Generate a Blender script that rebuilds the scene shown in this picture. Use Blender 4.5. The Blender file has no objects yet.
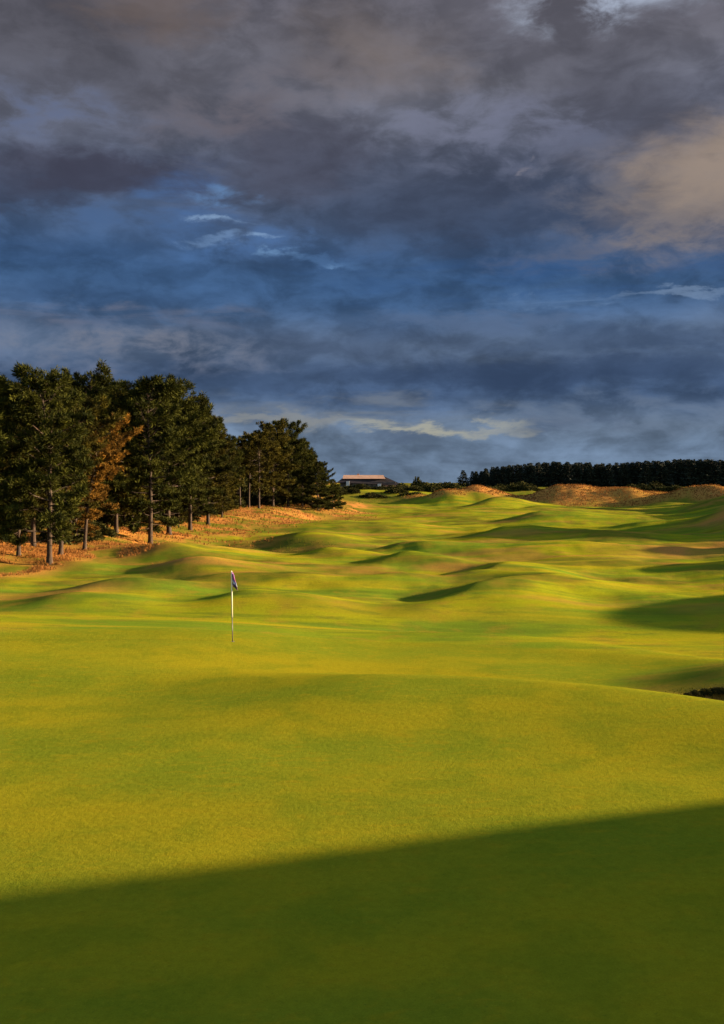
import bpy, math, random
import numpy as np
from mathutils import Vector, Matrix

random.seed(7)
RNG = np.random.default_rng(11)
C = bpy.context.scene.collection
SC = bpy.context.scene
R = math.radians

EYE = 4.7            # camera height above the green, metres
F = 1000.0           # focal length in pixels of the 1024 px high picture
HZ = 483.0           # picture row of the horizon
SUN_AZ = R(8)        # sun direction measured from +X towards +Y
SUN_EL = R(11)

# ------------------------------------------------------------------ noise
def _hash(ix, iy, seed):
    n = (ix * 374761393 + iy * 668265263 + seed * 974634777) & 0xFFFFFFFF
    n = ((n ^ (n >> 13)) * 1274126177) & 0xFFFFFFFF
    n = n ^ (n >> 16)
    return (n & 0xFFFF) / 65535.0

def vnoise(x, y, seed=0):
    x = np.asarray(x, float); y = np.asarray(y, float)
    ix = np.floor(x).astype(np.int64); iy = np.floor(y).astype(np.int64)
    fx = x - ix; fy = y - iy
    fx = fx * fx * fx * (fx * (fx * 6 - 15) + 10); fy = fy * fy * fy * (fy * (fy * 6 - 15) + 10)
    a = _hash(ix, iy, seed); b = _hash(ix + 1, iy, seed)
    c = _hash(ix, iy + 1, seed); d = _hash(ix + 1, iy + 1, seed)
    return (a + (b - a) * fx) * (1 - fy) + (c + (d - c) * fx) * fy      # 0..1

def fbm(x, y, seed=0, octs=4):
    s = 0; a = 1; t = 0
    for k in range(octs):
        s = s + a * vnoise(x * 2 ** k + 17 * k, y * 2 ** k - 9 * k, seed + k); t += a; a *= 0.5
    return s / t

def sstep(a, b, v):
    t = np.clip((v - a) / (b - a), 0, 1)
    return t * t * (3 - 2 * t)

# ------------------------------------------------------------------ terrain
def wx(px, d):
    return (px - 362.0) / F * d

# mounds and hollows: x, y, half width on the left flank and on the right flank, half depth, height, turn (deg)
BUMPS = []
def bump(px, d, w, dep, hgt, rot=0.0, wr=None):
    BUMPS.append((wx(px, d), d, w, wr or w, dep, hgt, R(rot)))

# steps in the fairway behind the green: short flank on the left, long easy flank on the right
bump(490, 43.0, 1.1, 3.2, .72, -34, wr=2.6)
bump(503, 52.5, 1.3, 4.2, .9, -16, wr=3)
bump(455, 49.0, 1.1, 1.6, .35, -20, wr=2)
bump(412, 61.0, 1.4, 2.4, .85, -30, wr=3.6)
bump(408, 73.0, 1.8, 2.4, .75, -20, wr=5)
bump(508, 92.0, 2.2, 3.2, .95, -15, wr=6)
bump(548, 124.0, 3.6, 4.2, 1.4, -10, wr=9)
bump(498, 200.0, 3.4, 12, 2.2, -14, wr=6)
bump(545, 160.0, 3.6, 9, 1.2, -10, wr=10)
bump(255, 40.5, 1.1, 1.5, .5, -30, wr=3)
bump(70, 39.5, 1.2, 1.5, .40, -10, wr=3)
bump(120, 44.0, 1.4, 1.4, .40, -20, wr=3)
bump(300, 47, 4, 2.0, .35)
bump(600, 60, 4, 3, .45, 0, wr=7)
bump(560, 72, 4, 3.0, .6, -20, wr=8)
bump(620, 86, 3, 3.5, .6, -20, wr=8)
bump(195, 53.5, 1.7, 1.9, .85, 0, wr=3)     # small golden mound
bump(150, 58, 3.0, 2.0, -.5)
bump(245, 76, 5.5, 3.0, -1.1)
bump(175, 62, 1.6, 3, .6, -20, wr=3)
bump(312, 84, 2.2, 3.0, .75, 0, wr=4)
bump(335, 66.5, 1.3, 2.0, .62, -24, wr=3.5)
bump(560, 46, 1.2, 1.6, .38, -30, wr=3)
bump(650, 106, 2.6, 3.2, .8, -12, wr=7)
bump(395, 47.5, 1.2, 1.4, .40, -36, wr=3)
bump(165, 65, 2.2, 2.2, .5)
bump(88, 55, 2.4, 2.0, .45)
bump(332, 134, 4.0, 4.2, -1.4)              # old grass hollow
bump(354, 132, 2.2, 5, .8, 0, wr=5)
bump(400, 108, 7, 5, .6)
bump(470, 150, 8, 6, .9, 0, wr=12)
bump(360, 190, 9, 8, .8)
# mound with the bunker, right of the green
bump(772, 24.2, 1.75, 1.5, .66, 14, wr=3.0)
# mostly unseen dunes added along the fairway's right side, sized for their shadows
bump(1020, 41.5, 3.0, 8.5, 1.75, 0)
bump(1020, 41.0, 3.0, 2.6, 1.35, 0)
bump(860, 57, 2.6, 1.8, 2.2, 0)
bump(860, 70, 4, 3.0, 3.5, 0)
bump(838, 93, 5.5, 9, 7.2, 0, wr=10)
bump(815, 126, 8, 9, 4.6, 0, wr=12)
bump(805, 168, 7.5, 12, 9, 0, wr=14)
bump(742, 152, 6, 6, 2.7, 0, wr=10)
bump(795, 205, 6.5, 12, 8.0, 0, wr=14)
# dunes at the far end
bump(560, 250, 5, 6, 3.7, 0, wr=12)
bump(600, 262, 6, 7, 2.9, 0, wr=9)
bump(632, 248, 4, 5, 1.8, 0, wr=6)
bump(650, 275, 6, 7, 1.9, 0, wr=9)
bump(690, 240, 5, 7, 3.3, -25, wr=8)
bump(722, 232, 4, 6, 2.4, -10, wr=9)
bump(668, 222, 4, 5, 1.3, 0, wr=6)
bump(445, 250, 3.6, 6, 3.0, 0, wr=5)
bump(478, 255, 3.6, 6, 3.7, 0, wr=5.5)
bump(422, 268, 4, 6, 1.5, 0, wr=5)
bump(380, 300, 8, 8, 1.6, 0, wr=12)
bump(335, 290, 6, 8, 1.4, 0, wr=10)

SUNX, SUNY = math.cos(SUN_AZ), math.sin(SUN_AZ)

def treeline(y):
    """x of the edge of the wood's golden bank at distance y"""
    return np.interp(y, [0, 40, 48, 56, 66, 80, 100, 125, 160, 200, 260, 600],
                     [-40, -27, -19.5, -16.5, -14.5, -13.5, -11.5, -7, -.6, 0, -6, -30])

def height(x, y):
    x = np.asarray(x, float); y = np.asarray(y, float)
    z = np.zeros(np.broadcast(x, y).shape)
    r = np.hypot(x, y)
    amp = sstep(29, 46, y) * (0.24 + 0.34 * sstep(60, 140, y) - .25 * sstep(150, 210, y)) + .05 + .5 * sstep(14, 40, np.abs(x)) * sstep(30, 5, y)
    z = z + amp * (fbm(x / 15.0, y / 12.0, 3, 3) - .5) * 1.3
    z = z + sstep(33, 46, y) * (fbm(x / 5.0 + 4, y / 4.0, 8, 2) - .5) * .5 * (1 - .6 * sstep(70, 160, y))
    z = z + sstep(35, 44, y) * (.15 * (fbm(x / 2.4, y / 1.6, 61, 4) - .5) + .45 * sstep(90, 180, y) * (fbm(x / 6, y / 4, 62, 3) - .5) * sstep(230, 190, y))
    # the green: a tier that curves across it, and a second one at its back
    xr = np.maximum(x, 0)
    t = y - (22.5 - .055 * xr ** 2)
    z = z + sstep(-6, 1, x) * (.34 * sstep(-6.0, 0, t) - .52 * sstep(0, 3.2, t)) * sstep(16, 8, x)
    t2 = y - (32.6 - .06 * np.maximum(x - 1, 0) ** 2 + .02 * np.minimum(x, 0) * x)
    z = z + sstep(-2, 5, x) * (.16 * sstep(-4, 0, t2) - .34 * sstep(0, 3, t2))
    z = z + .14 * np.exp(-((y - 29.6) / 1.6) ** 2) * sstep(2, -6, x) + .02 * np.clip(9 - y, 0, 9)
    z = z + .10 * (fbm(x / 7, y / 6, 71, 2) - .5) * sstep(34, 26, y)
    z = z - .30 * np.exp(-((y - 36.0) / 2.4) ** 2)
    z = z + .018 * x * sstep(20, 14, y) * sstep(25, 12, np.abs(x)) - .030 * np.clip(x, -14, 14) * sstep(21.5, 25, y) * sstep(40, 33, y)
    z = z - .9 * np.exp(-((y - 226) / 13.0) ** 2) * sstep(-5, 12, x)
    # bank that carries the wood
    z = z + 1.2 * sstep(3, -10, x - treeline(y)) * sstep(30, 55, y)
    # the land rises towards the far end
    z = z + 3.1 * sstep(235, 400, y) + 1.3 * sstep(700, 1500, r) * (0.5 + fbm(x / 300, y / 300, 5, 3))
    # rough ground of the dunes
    dn = sstep(225, 245, y) * sstep(420, 330, y) * sstep(-10, 15, x)
    z = z + dn * (fbm(x / 9.0, y / 7.0, 21, 4) - .45) * 1.6
    for bx, by, w, wr, dep, hg, ro in BUMPS:
        dx = x - bx; dy = y - by
        u = dx * math.cos(ro) + dy * math.sin(ro)
        u = np.where(u < 0, u / w, u / wr)
        v = (-dx * math.sin(ro) + dy * math.cos(ro)) / dep
        z = z + hg * np.exp(-.5 * (u * u + v * v))
    # unseen dune added right of the green, its steep end shaped to shade the foreground
    s = x * SUNX + y * SUNY; q = -x * SUNY + y * SUNX
    prof = np.clip(3.83 + (13.72 - q) * 1.16 + .5 * (fbm(q / 1.1, s * 0 + 2, 97, 3) - .5), 0, 6.6) * sstep(-34, -22, q)
    top = prof * np.exp(-.5 * ((s - 27) / 3.0) ** 2)
    z = z + top
    # bunker cut in the mound
    bu = np.hypot((x - 7.85) / 0.60, (y - 21.8) / .42)
    z = z - .34 * sstep(1.2, .85, bu)
    return z

def hz(x, y):
    return float(height(np.array([x]), np.array([y]))[0])

def golden(x, y):
    """share of dry fescue grass, 0..1"""
    n = fbm(x / 7.0, y / 7.0, 31, 4)
    n2 = fbm(x / 2.6, y / 2.6, 37, 3)
    e = treeline(y) - x
    g = sstep(-2.4, 1.2, e + (n - .5) * 7) * sstep(42, 49, y + (n - .5) * 8) * (1 - .92 * sstep(.50, .60, n2)) * (.55 + .45 * sstep(.38, .55, fbm(x / 4.0, y / 1.8, 33, 3)))
    for px, d, w, dep, k in [(195, 54, 3.0, 1.6, .95), (452, 57, 3.0, 1.2, .45), (545, 60, 6, 2, .28), (300, 50, 6, 1.2, .4),
                             (640, 250, 34, 16, .75), (575, 254, 19, 12, 1.), (610, 262, 10, 8, .9), (655, 272, 10, 7, .7), (728, 232, 8, 6, .9), (697, 240, 8, 4, .8),
                             (450, 250, 5, 6, .7), (484, 254, 7, 6, 1.), (422, 266, 5, 5, .6), (352, 140, 5, 8, .5), (600, 244, 10, 4, .6),
                             (722, 22.2, 1.5, .9, .5), (370, 330, 30, 8, .35), (20, 42, 4, 1.5, .5),
                             (860, 70, 16, 9, .9), (840, 96, 14, 9, .9), (810, 128, 14, 11, .9), (800, 165, 16, 12, .9), (790, 205, 20, 14, .9)]:
        u = (x - wx(px, d)) / w; v = (y - d) / dep
        mixd = .55 + .45 * sstep(.4, .6, n2) if d < 200 else .8 + .2 * sstep(.4, .6, n2)
        g = np.maximum(g, k * sstep(1.25, .75 if d > 200 else .55, np.hypot(u, v) + (n - .5) * 1.0) * mixd)
    st = fbm(x / 9.0, y / 2.2, 83, 4)
    g = np.maximum(g, .42 * sstep(.60, .72, st) * sstep(36, 44, y) * sstep(230, 190, y))
    s = x * SUNX + y * SUNY; q = -x * SUNY + y * SUNX
    g = np.maximum(g, .6 * sstep(19, 22, s) * sstep(14, 10, q))
    return np.clip(g, 0, 1)

def rough(x, y):
    """share of dark unmown grass, with painted shade at the far end"""
    n = fbm(x / 9.0, y / 6.0, 41, 4)
    n2 = fbm(x / 3.0, y / 3.0, 47, 3)
    g = sstep(6, -2, (x - treeline(y)) + (n - .5) * 9) * sstep(38, 48, y)
    for px, d, w, dep, k in [(245, 78, 8, 4.2, 1.), (150, 57, 4, 2.5, .8), (10, 40, 3.0, 2.2, .7), (470, 43, 3, 1.6, .6), (480, 51, 3, 2, .5), (330, 136, 5, 5, .8),
                             (380, 59, 4, 1.4, .5), (440, 92, 5, 3, .5), (832, 23.9, 4.8, 3.3, .72), (742, 152, 9, 9, .9), (440, 205, 16, 10, .5), (370, 270, 26, 22, .9), (700, 235, 30, 22, .8), (560, 245, 24, 14, .6),  # far-end patches also darken the ground in place of shade below the dunes
                             (120, 44, 3, 1.5, .45), (560, 150, 12, 4, .3)]:
        u = (x - wx(px, d)) / w; v = (y - d) / dep
        g = np.maximum(g, k * sstep(1.15, .8, np.hypot(u, v) + (n - .5) * .5))
    g = np.maximum(g, .75 * sstep(.53, .66, fbm(x / 7.0, y / 3.0, 91, 4)) * sstep(35, 42, y))
    g = np.maximum(g, sstep(300, 330, y) * .9)
    g = np.maximum(g, sstep(6, 22, np.abs(x) - y * .36) * .8)
    return np.clip(g, 0, 1)

def putting(x, y):
    e = np.hypot((x + 1) / 17.0, (y - 16.5) / 14.0)
    g = sstep(1.03, .99, e)
    return g * (1 - sstep(1.2, 1.0, np.hypot((x - wx(828, 23.9)) / 4.7, (y - 23.9) / 3.15)))

def link(name, me, mat=None, parent=None, loc=None):
    o = bpy.data.objects.new(name, me); C.objects.link(o)
    if mat is not None: me.materials.append(mat)
    if parent is not None: o.parent = parent
    if loc is not None: o.location = loc
    return o

def mesh_np(name, V, Fc, k, cols=None, smooth=False, cname='tint'):
    """mesh from an (n,3) vertex array and an (m,k) index array"""
    me = bpy.data.meshes.new(name)
    V = np.ascontiguousarray(V, np.float32); Fc = np.ascontiguousarray(Fc, np.int32)
    me.vertices.add(len(V)); me.vertices.foreach_set('co', V.ravel())
    me.loops.add(Fc.size); me.loops.foreach_set('vertex_index', Fc.ravel())
    me.polygons.add(len(Fc)); me.polygons.foreach_set('loop_start', np.arange(len(Fc), dtype=np.int32) * k)
    me.polygons.foreach_set('loop_total', np.full(len(Fc), k, np.int32))
    if smooth: me.polygons.foreach_set('use_smooth', np.ones(len(Fc), bool))
    me.update(calc_edges=True)
    if cols is not None:
        a = me.color_attributes.new(cname, 'FLOAT_COLOR', 'POINT')
        c4 = np.ones((len(V), 4), np.float32); c4[:, :cols.shape[1]] = cols
        a.data.foreach_set('color', c4.ravel())
    return me

# ------------------------------------------------------------------ materials
class NT:
    def __init__(s, tree): s.t = tree; s.n = tree.nodes; s.l = tree.links
    def node(s, kind, **kw):
        n = s.n.new(kind)
        for k, v in kw.items(): setattr(n, k, v)
        return n
    def put(s, v, sock):
        if hasattr(v, 'is_output') or isinstance(v, bpy.types.NodeSocket): s.l.new(v, sock)
        else: sock.default_value = v
    def m(s, op, a, b=0.0, c=0.0, clamp=False):
        n = s.n.new('ShaderNodeMath'); n.operation = op; n.use_clamp = clamp
        s.put(a, n.inputs[0]); s.put(b, n.inputs[1]); s.put(c, n.inputs[2]); return n.outputs[0]
    def mix(s, f, a, b, mode='MIX'):
        n = s.n.new('ShaderNodeMix'); n.data_type = 'RGBA'; n.blend_type = mode; n.clamp_factor = True
        s.put(f, n.inputs[0])
        s.put(a if not isinstance(a, tuple) else (*a, 1)[:4], n.inputs[6]); s.put(b if not isinstance(b, tuple) else (*b, 1)[:4], n.inputs[7])
        return n.outputs[2]
    def noise(s, vec, scale, detail=4, rough=.5, dist=0.0, out=0):
        n = s.n.new('ShaderNodeTexNoise'); s.put(vec, n.inputs['Vector'])
        n.inputs['Scale'].default_value = scale; n.inputs['Detail'].default_value = detail
        n.inputs['Roughness'].default_value = rough; n.inputs['Distortion'].default_value = dist
        return n.outputs[out]
    def ss(s, v, a, b):
        n = s.n.new('ShaderNodeMapRange'); n.interpolation_type = 'SMOOTHSTEP'
        s.put(v, n.inputs[0]); n.inputs[1].default_value = a; n.inputs[2].default_value = b
        return n.outputs[0]
    def scale(s, vec, sc):
        n = s.n.new('ShaderNodeVectorMath'); n.operation = 'MULTIPLY'; s.put(vec, n.inputs[0]); n.inputs[1].default_value = sc
        return n.outputs[0]

def material(name):
    m = bpy.data.materials.new(name); m.use_nodes = True
    nt = NT(m.node_tree); b = nt.n['Principled BSDF']
    b.inputs['Roughness'].default_value = .9
    b.inputs['Specular IOR Level'].default_value = .15
    return m, nt, b

def grass_material():
    m, nt, b = material('grass_ground')
    at = nt.node('ShaderNodeAttribute', attribute_name='cover')
    sep = nt.node('ShaderNodeSeparateColor'); nt.l.new(at.outputs['Color'], sep.inputs[0])
    gold, ruf, put = sep.outputs[0], sep.outputs[1], sep.outputs[2]
    pos = nt.node('ShaderNodeNewGeometry').outputs['Position']
    big = nt.noise(nt.scale(pos, (.10, .22, .1)), 1, 3, .55)
    mid = nt.noise(pos, .8, 4, .6)
    fine = nt.noise(pos, 9, 5, .7)
    vfine = nt.noise(pos, 55, 3, .7)
    worm = nt.noise(nt.scale(pos, (2.2, 5, 1)), 1, 4, .65, .6)
    # mown fairway: yellow green and lush patches
    fair = nt.mix(nt.ss(big, .40, .60), (.122, .124, .005), (.070, .100, .007))
    strk = nt.noise(nt.scale(pos, (.05, .45, .1)), 1, 5, .62, .4)
    fair = nt.mix(nt.m('MULTIPLY', nt.ss(strk, .46, .64), .8), fair, (.165, .128, .006))
    fair = nt.mix(nt.m('MULTIPLY', nt.ss(strk, .46, .34), .7), fair, (.050, .070, .006))
    fair = nt.mix(nt.m('MULTIPLY', nt.ss(mid, .48, .75), .6), fair, (.150, .095, .010))
    hum = nt.noise(nt.scale(pos, (.5, 1.3, .5)), 1, 6, .68, .3)
    fair = nt.mix(nt.m('MULTIPLY', nt.ss(hum, .50, .66), .5), fair, (.052, .066, .008))
    pg = nt.mix(nt.ss(big, .38, .62), (.124, .107, .005), (.084, .095, .006))
    pg = nt.mix(nt.m('MULTIPLY', nt.ss(worm, .48, .70), .6), pg, (.132, .102, .005))
    pg = nt.mix(nt.m('MULTIPLY', nt.ss(mid, .55, .35), .45), pg, (.062, .080, .005))
    col = nt.mix(put, fair, pg)
    rc = nt.mix(nt.ss(mid, .35, .65), (.046, .056, .006), (.090, .066, .009))
    rc = nt.mix(nt.m('MULTIPLY', nt.ss(fine, .5, .75), .6), rc, (.028, .036, .010))
    col = nt.mix(ruf, col, rc)
    gc = nt.mix(nt.ss(fine, .35, .65), (.300, .116, .028), (.170, .074, .020))
    gc = nt.mix(nt.m('MULTIPLY', nt.ss(mid, .55, .7), .7), gc, (.10, .085, .018))
    col = nt.mix(gold, col, gc)
    spk = nt.noise(pos, 21, 3, .75)
    col = nt.mix(nt.m('MULTIPLY', nt.ss(spk, .60, .72), .45), col, (.040, .052, .006))
    col = nt.mix(nt.m('MULTIPLY', nt.ss(spk, .38, .28), .35), col, (.190, .150, .016))
    # fine grain of the sward
    g = nt.m('ADD', nt.m('MULTIPLY', nt.m('SUBTRACT', vfine, .5), .6), nt.m('MULTIPLY', nt.m('SUBTRACT', fine, .5), .55))
    g = nt.m('ADD', g, 1.0)
    gg = nt.node('ShaderNodeCombineColor'); [nt.l.new(g, gg.inputs[i]) for i in range(3)]
    col = nt.mix(1.0, col, gg.outputs[0], 'MULTIPLY')
    a2 = nt.node('ShaderNodeAttribute', attribute_name='sand')
    col = nt.mix(a2.outputs['Fac'], col, (.36, .22, .13))
    nt.l.new(col, b.inputs['Base Color'])
    bp = nt.node('ShaderNodeBump'); bp.inputs['Strength'].default_value = .5; bp.inputs['Distance'].default_value = .02
    hh = nt.m('ADD', nt.m('MULTIPLY', vfine, .5), fine)
    nt.l.new(hh, bp.inputs['Height']); nt.l.new(bp.outputs[0], b.inputs['Normal'])
    b.inputs['Specular IOR Level'].default_value = 0.0
    return m

def tint_material(name, a, bcol, trans=.0, rand=.25, rough=.85, spec=.15):
    """colour runs from a to b with the mesh's tint attribute and changes a little per object"""
    m, nt, b = material(name)
    at = nt.node('ShaderNodeAttribute', attribute_name='tint')
    col = nt.mix(at.outputs['Fac'], a, bcol)
    oi = nt.node('ShaderNodeObjectInfo').outputs['Random']
    k = nt.m('ADD', nt.m('MULTIPLY', oi, rand), 1 - rand / 2)
    cc = nt.node('ShaderNodeCombineColor'); [nt.l.new(k, cc.inputs[i]) for i in range(3)]
    col = nt.mix(1.0, col, cc.outputs[0], 'MULTIPLY')
    nt.l.new(col, b.inputs['Base Color'])
    b.inputs['Roughness'].default_value = rough; b.inputs['Specular IOR Level'].default_value = spec
    if trans > 0:
        tr = nt.node('ShaderNodeBsdfTranslucent'); nt.l.new(col, tr.inputs[0])
        mx = nt.node('ShaderNodeMixShader'); mx.inputs[0].default_value = trans
        nt.l.new(b.outputs[0], mx.inputs[1]); nt.l.new(tr.outputs[0], mx.inputs[2])
        nt.l.new(mx.outputs[0], nt.n['Material Output'].inputs[0])
    return m

def bark_material():
    m, nt, b = material('pine_bark')
    tc = nt.node('ShaderNodeTexCoord').outputs['Object']
    n = nt.noise(nt.scale(tc, (9, 9, 2.5)), 1, 5, .65)
    n2 = nt.noise(tc, .5, 2)
    col = nt.mix(nt.ss(n, .35, .65), (.010, .007, .005), (.034, .019, .011))
    col = nt.mix(nt.m('MULTIPLY', nt.ss(n2, .45, .65), .5), col, (.038, .029, .021))
    nt.l.new(col, b.inputs['Base Color'])
    bp = nt.node('ShaderNodeBump'); bp.inputs['Strength'].default_value = .8; bp.inputs['Distance'].default_value = .04
    nt.l.new(n, bp.inputs['Height']); nt.l.new(bp.outputs[0], b.inputs['Normal'])
    return m

def plain(name, rgb, rough=.7, vary=.2, scale=3.0, spec=.3):
    m, nt, b = material(name)
    tc = nt.node('ShaderNodeTexCoord').outputs['Object']
    n = nt.noise(tc, scale, 5, .6)
    dk = tuple(c * (1 - vary) for c in rgb); lt = tuple(min(1, c * (1 + vary)) for c in rgb)
    nt.l.new(nt.mix(nt.ss(n, .3, .7), dk, lt), b.inputs['Base Color'])
    b.inputs['Roughness'].default_value = rough; b.inputs['Specular IOR Level'].default_value = spec
    return m

M_GRASS = grass_material()
M_BARK = bark_material()
M_NEEDLE = tint_material('pine_needles', (.005, .007, .0012), (.034, .034, .004), .12, .5, .9, .04)
M_WARM = tint_material('pine_needles_olive', (.007, .0075, .0012), (.056, .044, .005), .12, .5, .9, .04)
M_RUST = tint_material('rusty_needles', (.018, .012, .003), (.135, .062, .008), .2, .2, .9, .04)
M_FIR = tint_material('far_conifer_needles', (.004, .007, .004), (.011, .014, .007), 0, .5)
M_BUSH = tint_material('gorse_leaves', (.007, .009, .003), (.034, .030, .006), .1, .4, .9, .04)
M_FESC = tint_material('fescue_blades', (.085, .034, .010), (.180, .076, .020), .15, .0, .95, .0)
M_RGH = tint_material('rough_blades', (.038, .052, .005), (.085, .075, .008), .2, .0, .95, .0)

# ------------------------------------------------------------------ ground sheet
def build_ground():
    rr = [1.2]
    while rr[-1] < 9: rr.append(rr[-1] + .35)
    while rr[-1] < 4200: rr.append(rr[-1] * (1.0095 if rr[-1] < 420 else 1.04))
    rr = np.array(rr)
    az = list(np.arange(-32, 32, .125))
    az += list(np.arange(32, 80, .6)) + list(np.arange(80, 328, 3.0))
    az = np.radians(np.array(az))
    A, Rr = np.meshgrid(az, rr)
    X = Rr * np.sin(A); Y = Rr * np.cos(A)
    Z = height(X, Y)
    nr, na = X.shape
    V = np.stack([X.ravel(), Y.ravel(), Z.ravel()], 1)
    V = np.vstack([V, [[0, 0, float(Z[0].mean())]]])
    i = np.arange(nr - 1)[:, None]; j = np.arange(na)[None, :]; j2 = (j + 1) % na
    Q = np.stack([i * na + j, i * na + j2, (i + 1) * na + j2, (i + 1) * na + j], -1).reshape(-1, 4)[:, ::-1]
    g, r_, p = golden(V[:, 0], V[:, 1]), rough(V[:, 0], V[:, 1]), putting(V[:, 0], V[:, 1])
    me = mesh_np('ground', V, Q, 4, np.stack([g, r_ * (1 - p * .999), p], 1), True, 'cover')
    bu = np.hypot((V[:, 0] - 7.85) / 0.58, (V[:, 1] - 21.8) / .40)
    sa = me.attributes.new('sand', 'FLOAT', 'POINT'); sa.data.foreach_set('value', sstep(1.0, .8, bu).astype(np.float32))
    o = link('ground', me, M_GRASS); o['kind'] = 'structure'
    return o
build_ground()

# ------------------------------------------------------------------ long grass
def blades(pts, hgt, wid, nb, lean=.5):
    """tapering grass blades in tufts at pts (n,3); hgt (n,)"""
    n = len(pts)
    P = np.repeat(pts, nb, 0); H = np.repeat(hgt, nb) * RNG.uniform(.6, 1.15, n * nb)
    W = np.repeat(wid, nb) if np.ndim(wid) else np.full(n * nb, wid)
    a = RNG.uniform(0, 2 * np.pi, n * nb); L = RNG.uniform(.05, lean, n * nb) * H
    off = np.stack([np.cos(a), np.sin(a), np.zeros(n * nb)], 1)
    P = P + off * (H * .12)[:, None]
    b = RNG.uniform(0, np.pi, n * nb); side = np.stack([np.cos(b), np.sin(b), np.zeros(n * nb)], 1) * (W / 2)[:, None]
    up = np.zeros((n * nb, 3)); up[:, 2] = 1
    mid = P + up * (H * .6)[:, None] + off * (L * .35)[:, None]
    tip = P + up * H[:, None] + off * L[:, None]
    P = P - up * .03
    V = np.stack([P - side, P + side, mid + side * .7, mid - side * .7, tip], 1).reshape(-1, 3)
    k = np.arange(n * nb)[:, None] * 5
    T = np.concatenate([k + [0, 1, 2], k + [0, 2, 3], k + [3, 2, 4]], 0)
    tint = np.repeat(np.repeat(RNG.uniform(0, 1, n), nb) * .6 + RNG.uniform(0, .4, n * nb), 5)
    return V, T, np.stack([tint] * 3, 1)

def scatter(n, x0, x1, y0, y1, dens):
    y = RNG.uniform(y0, y1, n); x = RNG.uniform(0, 1, n) * (x1(y) - x0(y)) + x0(y)
    keep = RNG.uniform(0, 1, n) < dens(x, y)
    x, y = x[keep], y[keep]
    return np.stack([x, y, height(x, y)], 1)

def long_grass():
    fx0 = lambda y: -.44 * y - 1; fx1 = lambda y: .44 * y + 1
    a = scatter(26000, fx0, lambda y: np.minimum(treeline(y) + 6, .42 * y), 42, 80, lambda x, y: sstep(.5, .9, golden(x, y)))
    b = scatter(26000, fx0, lambda y: np.minimum(treeline(y) + 6, .42 * y), 80, 165, lambda x, y: golden(x, y) ** 1.5)
    c = scatter(60000, lambda y: .03 * y, fx1, 212, 300, lambda x, y: golden(x, y) ** 1.5)
    P = np.vstack([a, b, c])
    h = np.concatenate([RNG.uniform(.08, .22, len(a)), RNG.uniform(.12, .28, len(b)), RNG.uniform(.15, .38, len(c))])
    w = np.concatenate([np.full(len(a), .022), np.full(len(b), .04), np.full(len(c), .08)])
    V, T, col = blades(P, h, w, 5, .7)
    o = link('fescue_grass', mesh_np('fescue_grass', V, T, 3, col), M_FESC)
    o['kind'] = 'stuff'; o['label'] = 'dry golden fescue grass under the pines and on the dunes'; o['category'] = 'grass'
    a = scatter(60000, fx0, fx1, 37, 90, lambda x, y: sstep(.80, 1, rough(x, y)) * (1 - golden(x, y)))
    b = scatter(30000, fx0, fx1, 90, 330, lambda x, y: sstep(.86, 1, rough(x, y)) * (1 - golden(x, y)))
    c = scatter(52000, lambda y: y * 0 + 4.2, lambda y: y * 0 + 11.5, 19.5, 27.5, lambda x, y: rough(x, y) * sstep(6.8, 7.4, x) * (1 - putting(x, y)) * sstep(23.2, 22.3, y))
    P = np.vstack([a, b, c])
    h = np.concatenate([RNG.uniform(.04, .12, len(a)), RNG.uniform(.10, .28, len(b)), RNG.uniform(.012, .035, len(c))])
    w = np.concatenate([np.full(len(a), .02), np.full(len(b), .07), np.full(len(c), .008)])
    V, T, col = blades(P, h, w, 4, .6)
    o = link('rough_grass', mesh_np('rough_grass', V, T, 3, col), M_RGH)
    o['kind'] = 'stuff'; o['label'] = 'dark unmown rough grass around the fairway mounds'; o['category'] = 'grass'
long_grass()

# ------------------------------------------------------------------ trees
def tube(path, rad, sides=7):
    """path (n,3), rad (n,) -> verts, quads"""
    path = np.asarray(path, float); n = len(path)
    d = np.gradient(path, axis=0); d /= np.linalg.norm(d, axis=1)[:, None] + 1e-9
    ref = np.array([0, 0, 1.]) if abs(d[0][2]) < .8 else np.array([1., 0, 0])
    u = np.cross(d, ref); u /= np.linalg.norm(u, axis=1)[:, None] + 1e-9
    v = np.cross(d, u)
    a = np.arange(sides) * 2 * np.pi / sides
    ring = (u[:, None, :] * np.cos(a)[None, :, None] + v[:, None, :] * np.sin(a)[None, :, None]) * np.asarray(rad)[:, None, None] + path[:, None, :]
    V = ring.reshape(-1, 3)
    i = np.arange(n - 1)[:, None]; j = np.arange(sides)[None, :]; j2 = (j + 1) % sides
    Q = np.stack([i * sides + j, i * sides + j2, (i + 1) * sides + j2, (i + 1) * sides + j], -1).reshape(-1, 4)
    return V, Q

class Acc:
    def __init__(s): s.V = []; s.F = []; s.n = 0; s.c = []
    def add(s, V, Fc, c=None):
        s.V.append(V); s.F.append(Fc + s.n); s.n += len(V)
        if c is not None: s.c.append(c)
    def mesh(s, name, k, smooth=False):
        return mesh_np(name, np.vstack(s.V), np.vstack(s.F), k, np.vstack(s.c) if s.c else None, smooth)

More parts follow.
